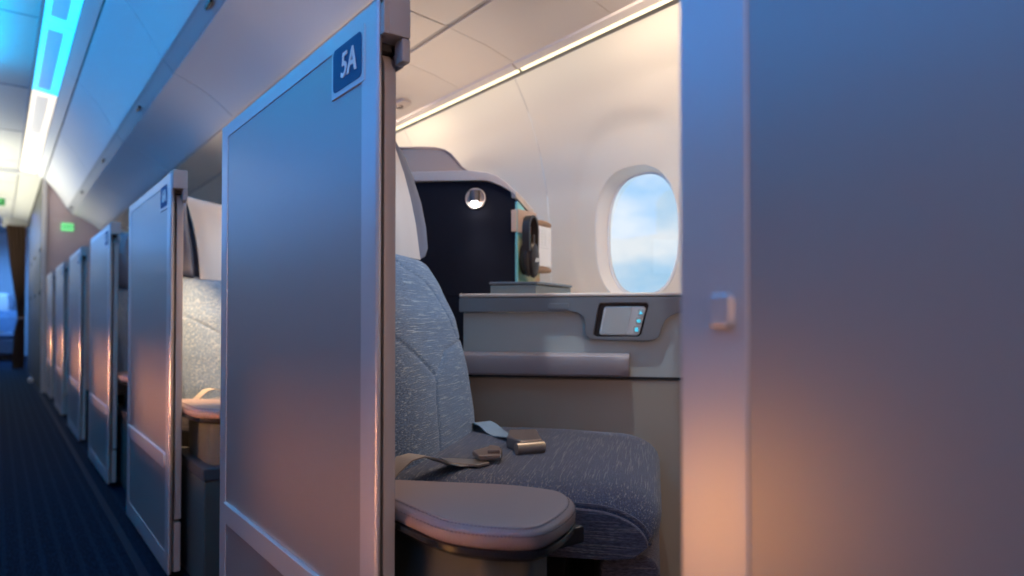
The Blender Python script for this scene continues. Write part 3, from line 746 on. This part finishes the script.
for i in range(7): ebox(t, .088, .088+random.uniform(.045, .07), .0233, .0238, 1.025-i*.0085, 1.0262-i*.0085)
for y_ in (.112, .135, .158): ebox(t, y_, y_+.001, .0233, .0238, .985, 1.025)
t.build('printed_lines', 'print_', r)
# low storage box on the tray top
r = sthing('storage_box', (-.34, 1.82, .8225), 'low sage grey lidded box on the console top under the headphones', 'box')
bp = [(-.418, 1.745), (-.297, 1.745), (-.232, 1.97), (-.30, 2.02), (-.385, 1.93), (-.418, 1.93)]
MB().prism(bp, 'z', .8230, .846, .002).build('body', 'box', r)
MB().prism([(p[0]+(.004 if p[0] > -.35 else -.003), p[1]+(-.003 if p[1] < 1.8 else 0)) for p in bp], 'z', .8475, .8545, .002).build('lid', 'boxlid', r)

# ---------------------------------------------------------------- far end
t = MB(); rings = []
def cx(z):
    q = [(0, .18), (.55, .20), (.75, .245), (1.0, .22), (1.5, .15), (2.12, .09)]
    for (a, p), (b_, s_) in zip(q, q[1:]):
        if z <= b_: return p+(s_-p)*(z-a)/(b_-a)
    return .09
for j in range(25):
    z = .01+2.12*j/24; x0 = cx(z); x1 = .335; ring = []
    for i in range(41):
        u = i/40; ring.append((x0+(x1-x0)*u, 12.5+.03*math.sin(u*30), z))
    ring += [(p[0], p[1]+.012, p[2]) for p in ring[::-1]]
    rings.append(ring)
c = wthing('curtain', (.25, 12.5, 0), 'dark brown curtain tied back at the far end of the aisle', 'curtain')
t.loft(rings).build('drape', 'brown', c, sharp=70)
MB().tube([(cx(.75)-.012, 12.46, .75), (.34, 12.46, .76)], .014, 8).build('tieback', 'leather', c)
MB().tube([(.02, 12.5, 2.14), (.36, 12.5, 2.14)], .01, 8).build('curtain_rail', 'bracket', c)
f = wthing('floor_light', (.345, 9.9, 0), 'tiny white floor marker light at the foot of the closet wall', 'floor light')
MB().box(.31, .352, 9.86, 9.94, .0, .05, .008).build('housing', 'bracket', f)
MB().box(.305, .311, 9.88, 9.92, .012, .040, .002).build('lens', 'card', f)
s = copy_tree(seat0); s.location = (.02, 15.2, 0); s.rotation_euler = (0, 0, -math.pi/2); s['label'] = 'pale blue-lit seat in the far cabin left of the curtain'; del s['group']
w = MB().prism(rrect(0.02, 1.55, .5, .9, .12), 'y', 16.96, 16.99, .01); w = w.build('window_blind', 'farwall', None, (0.02, 16.97, 1.1)); tag(w, 'pale far partition panel glimpsed at the left edge', 'panel')

# ---------------------------------------------------------------- lights
def area(name, loc, direction, sx, sy, power, col, spread=180):
    l = bpy.data.lights.new(name, 'AREA'); l.shape = 'RECTANGLE'; l.size = sx; l.size_y = sy; l.energy = power; l.color = col; l.spread = math.radians(spread)
    o = bpy.data.objects.new(name, l); C.objects.link(o); o.location = loc
    o.rotation_euler = Vector(direction).to_track_quat('-Z', 'Y').to_euler(); return o
def spot(name, loc, target, power, col, angle, blend=.6, r=.02):
    l = bpy.data.lights.new(name, 'SPOT'); l.energy = power; l.color = col; l.spot_size = math.radians(angle); l.spot_blend = blend; l.shadow_soft_size = r
    o = bpy.data.objects.new(name, l); C.objects.link(o); o.location = loc
    o.rotation_euler = (Vector(target)-Vector(loc)).to_track_quat('-Z', 'Y').to_euler(); return o
# unseen blue area lights added to wash the doors, bins and ceiling
area('mood_light', (-.05, 1.8, 2.20), (.45, 0, -.9), 6.5, .10, 3, (.04, .42, 1.0))
area('bin_blue_fill', (-.84, 5.3, 1.72), (1, 0, 0), 11.4, .62, 42, (.01, .31, 1.0))  # stands in for the unseen lit bins opposite, also mirrored in the doors
area('ceiling_blue_fill', (-.22, 2.2, 2.0), (.1, 0, 1), 5.5, .12, 32, (.0, .48, 1.0), 140)  # hangs below the ceiling facing up, added to turn it blue
area('cabin_fill', (.18, -1.3, 1.15), (.12, 1, -.05), .3, .8, 12.0, (1.0, .62, .44))  # unseen warm fill added for the door ends that face the camera
# line of light along the sidewall
area('sidewall_light', (1.33, 3.2, 1.575), (.55, 0, -1), 9, .02, 3.6, (1.0, .90, .62))
for k in (0, 1):
    area('suite_fill', (1.18, 1.20+PITCH*k, 1.62), (.1, .1, -1), .4, .25, 4.0, (1.0, .80, .60))  # unseen fill added above each suite to brighten wall and seat
    spot('seat_cool_spot', (1.0, 1.0+PITCH*k, 1.60), (.74, 1.33+PITCH*k, .82), 17, (.50, .74, 1.0), 42, 1.0, .05)  # unseen spot added to cool and lift the upper backrest
    area('underside_fill', (1.08, 2.05+PITCH*k, 1.31), (0, -.15, 1), .6, .7, 1.35, (1.0, .79, .60))  # no fitting here: unseen area light added to brighten the bin undersides
w_ = world(-.514, 1.93, 1.09)
spot('reading_spot', w_, world(-.45, 1.75, .5), 1.2, (.9, .92, 1), 80, .8, .012)
for k, e_ in ((0, 8.0), (1, 170.0), (2, 8.0)):
    spot('seat_warm_spot', (.62, .76+PITCH*k, 1.50), (.54, 1.06+PITCH*k, .64), e_, (1.0, .62, .32), 40, 1.0, .03)  # unseen spots added for the warm glow on the seat backs
spot('console_spot', (1.02, 1.06, 1.62), (1.215, 1.215, .73), 26, (.78, .92, 1.0), 20, .35, .01)  # unseen spot added for the cool patch of light on the console
# unseen warm area lights added across the aisle for the doors' low glow
area('aisle_warm_fill', (-.82, 1.15, .22), (1, -.4, .1), .35, .4, 3.6, (1.0, .43, .10))
area('far_warm_fill', (-.72, 8.2, .62), (.45, -1, 0), .25, .6, .25, (1.0, .50, .22))  # added so the far doors reflect a warm streak
for k in range(6):
    area('door_warm_fill', (-.80, (.95, 2.38, 3.7, 5.0, 6.4, 7.7)[k], .53), (1, 0, -.03), .80, .03, (.3, .85, .95, 1.0, 1.1, 1.2)[k], (1.0, .42, .18), 22)  # long and narrow in spread, added to lay a warm band on each door

# far cabin
area('far_mood_light', (-.2, 14.5, 2.2), (0, 0, -1), 1.2, 3, 130, (.12, .40, 1.0))
area('far_mood_light', (-.3, 10.6, 2.0), (.1, 0, -1), .4, 2.2, 10, (.03, .18, 1.0))  # unseen light added to tint the floor past the bulkhead blue
area('far_ceiling_fill', (-.3, 9.5, 1.3), (0, .1, 1), .6, 5, 56, (1.0, .97, .72))  # unseen upward light in mid air that warms the far ceiling

# world: bright sky with soft clouds outside the windows
wd = bpy.data.worlds.new('sky'); bpy.context.scene.world = wd; wd.use_nodes = True; nt = wd.node_tree; N = nt.nodes.new; L = nt.links.new
bg = nt.nodes['Background']; tc = N('ShaderNodeTexCoord')
mp = N('ShaderNodeMapping'); mp.inputs['Scale'].default_value = (5, 5, 11); L(tc.outputs['Generated'], mp.inputs['Vector'])
n = N('ShaderNodeTexNoise'); n.inputs['Scale'].default_value = 1.3; n.inputs['Detail'].default_value = 5; n.inputs['Roughness'].default_value = .5; L(mp.outputs[0], n.inputs['Vector'])
rp = N('ShaderNodeValToRGB'); e = rp.color_ramp.elements; e[0].position = .38; e[0].color = (.42, .68, .92, 1); e[1].position = .62; e[1].color = (.92, .95, .98, 1)
L(n.outputs['Fac'], rp.inputs[0]); L(rp.outputs[0], bg.inputs[0]); bg.inputs[1].default_value = 1.0

# ---------------------------------------------------------------- camera
cam = bpy.data.cameras.new('camera'); co = bpy.data.objects.new('camera', cam); C.objects.link(co)
cam.sensor_width = 36; cam.lens = 24; cam.clip_start = .02
tilt = .95
co.location = (0, 0, H); co.rotation_euler = (math.radians(90+tilt), 0, math.radians(-37.03))
cam.shift_y = (30-682.67*math.tan(math.radians(tilt)))/1024
cam.dof.use_dof = True; cam.dof.focus_distance = 1.2; cam.dof.aperture_fstop = 2.8
sc = bpy.context.scene; sc.camera = co
vs = sc.view_settings; vs.view_transform = 'Standard'; vs.look = 'None'; vs.exposure = 0; vs.gamma = 1; vs.use_curve_mapping = False
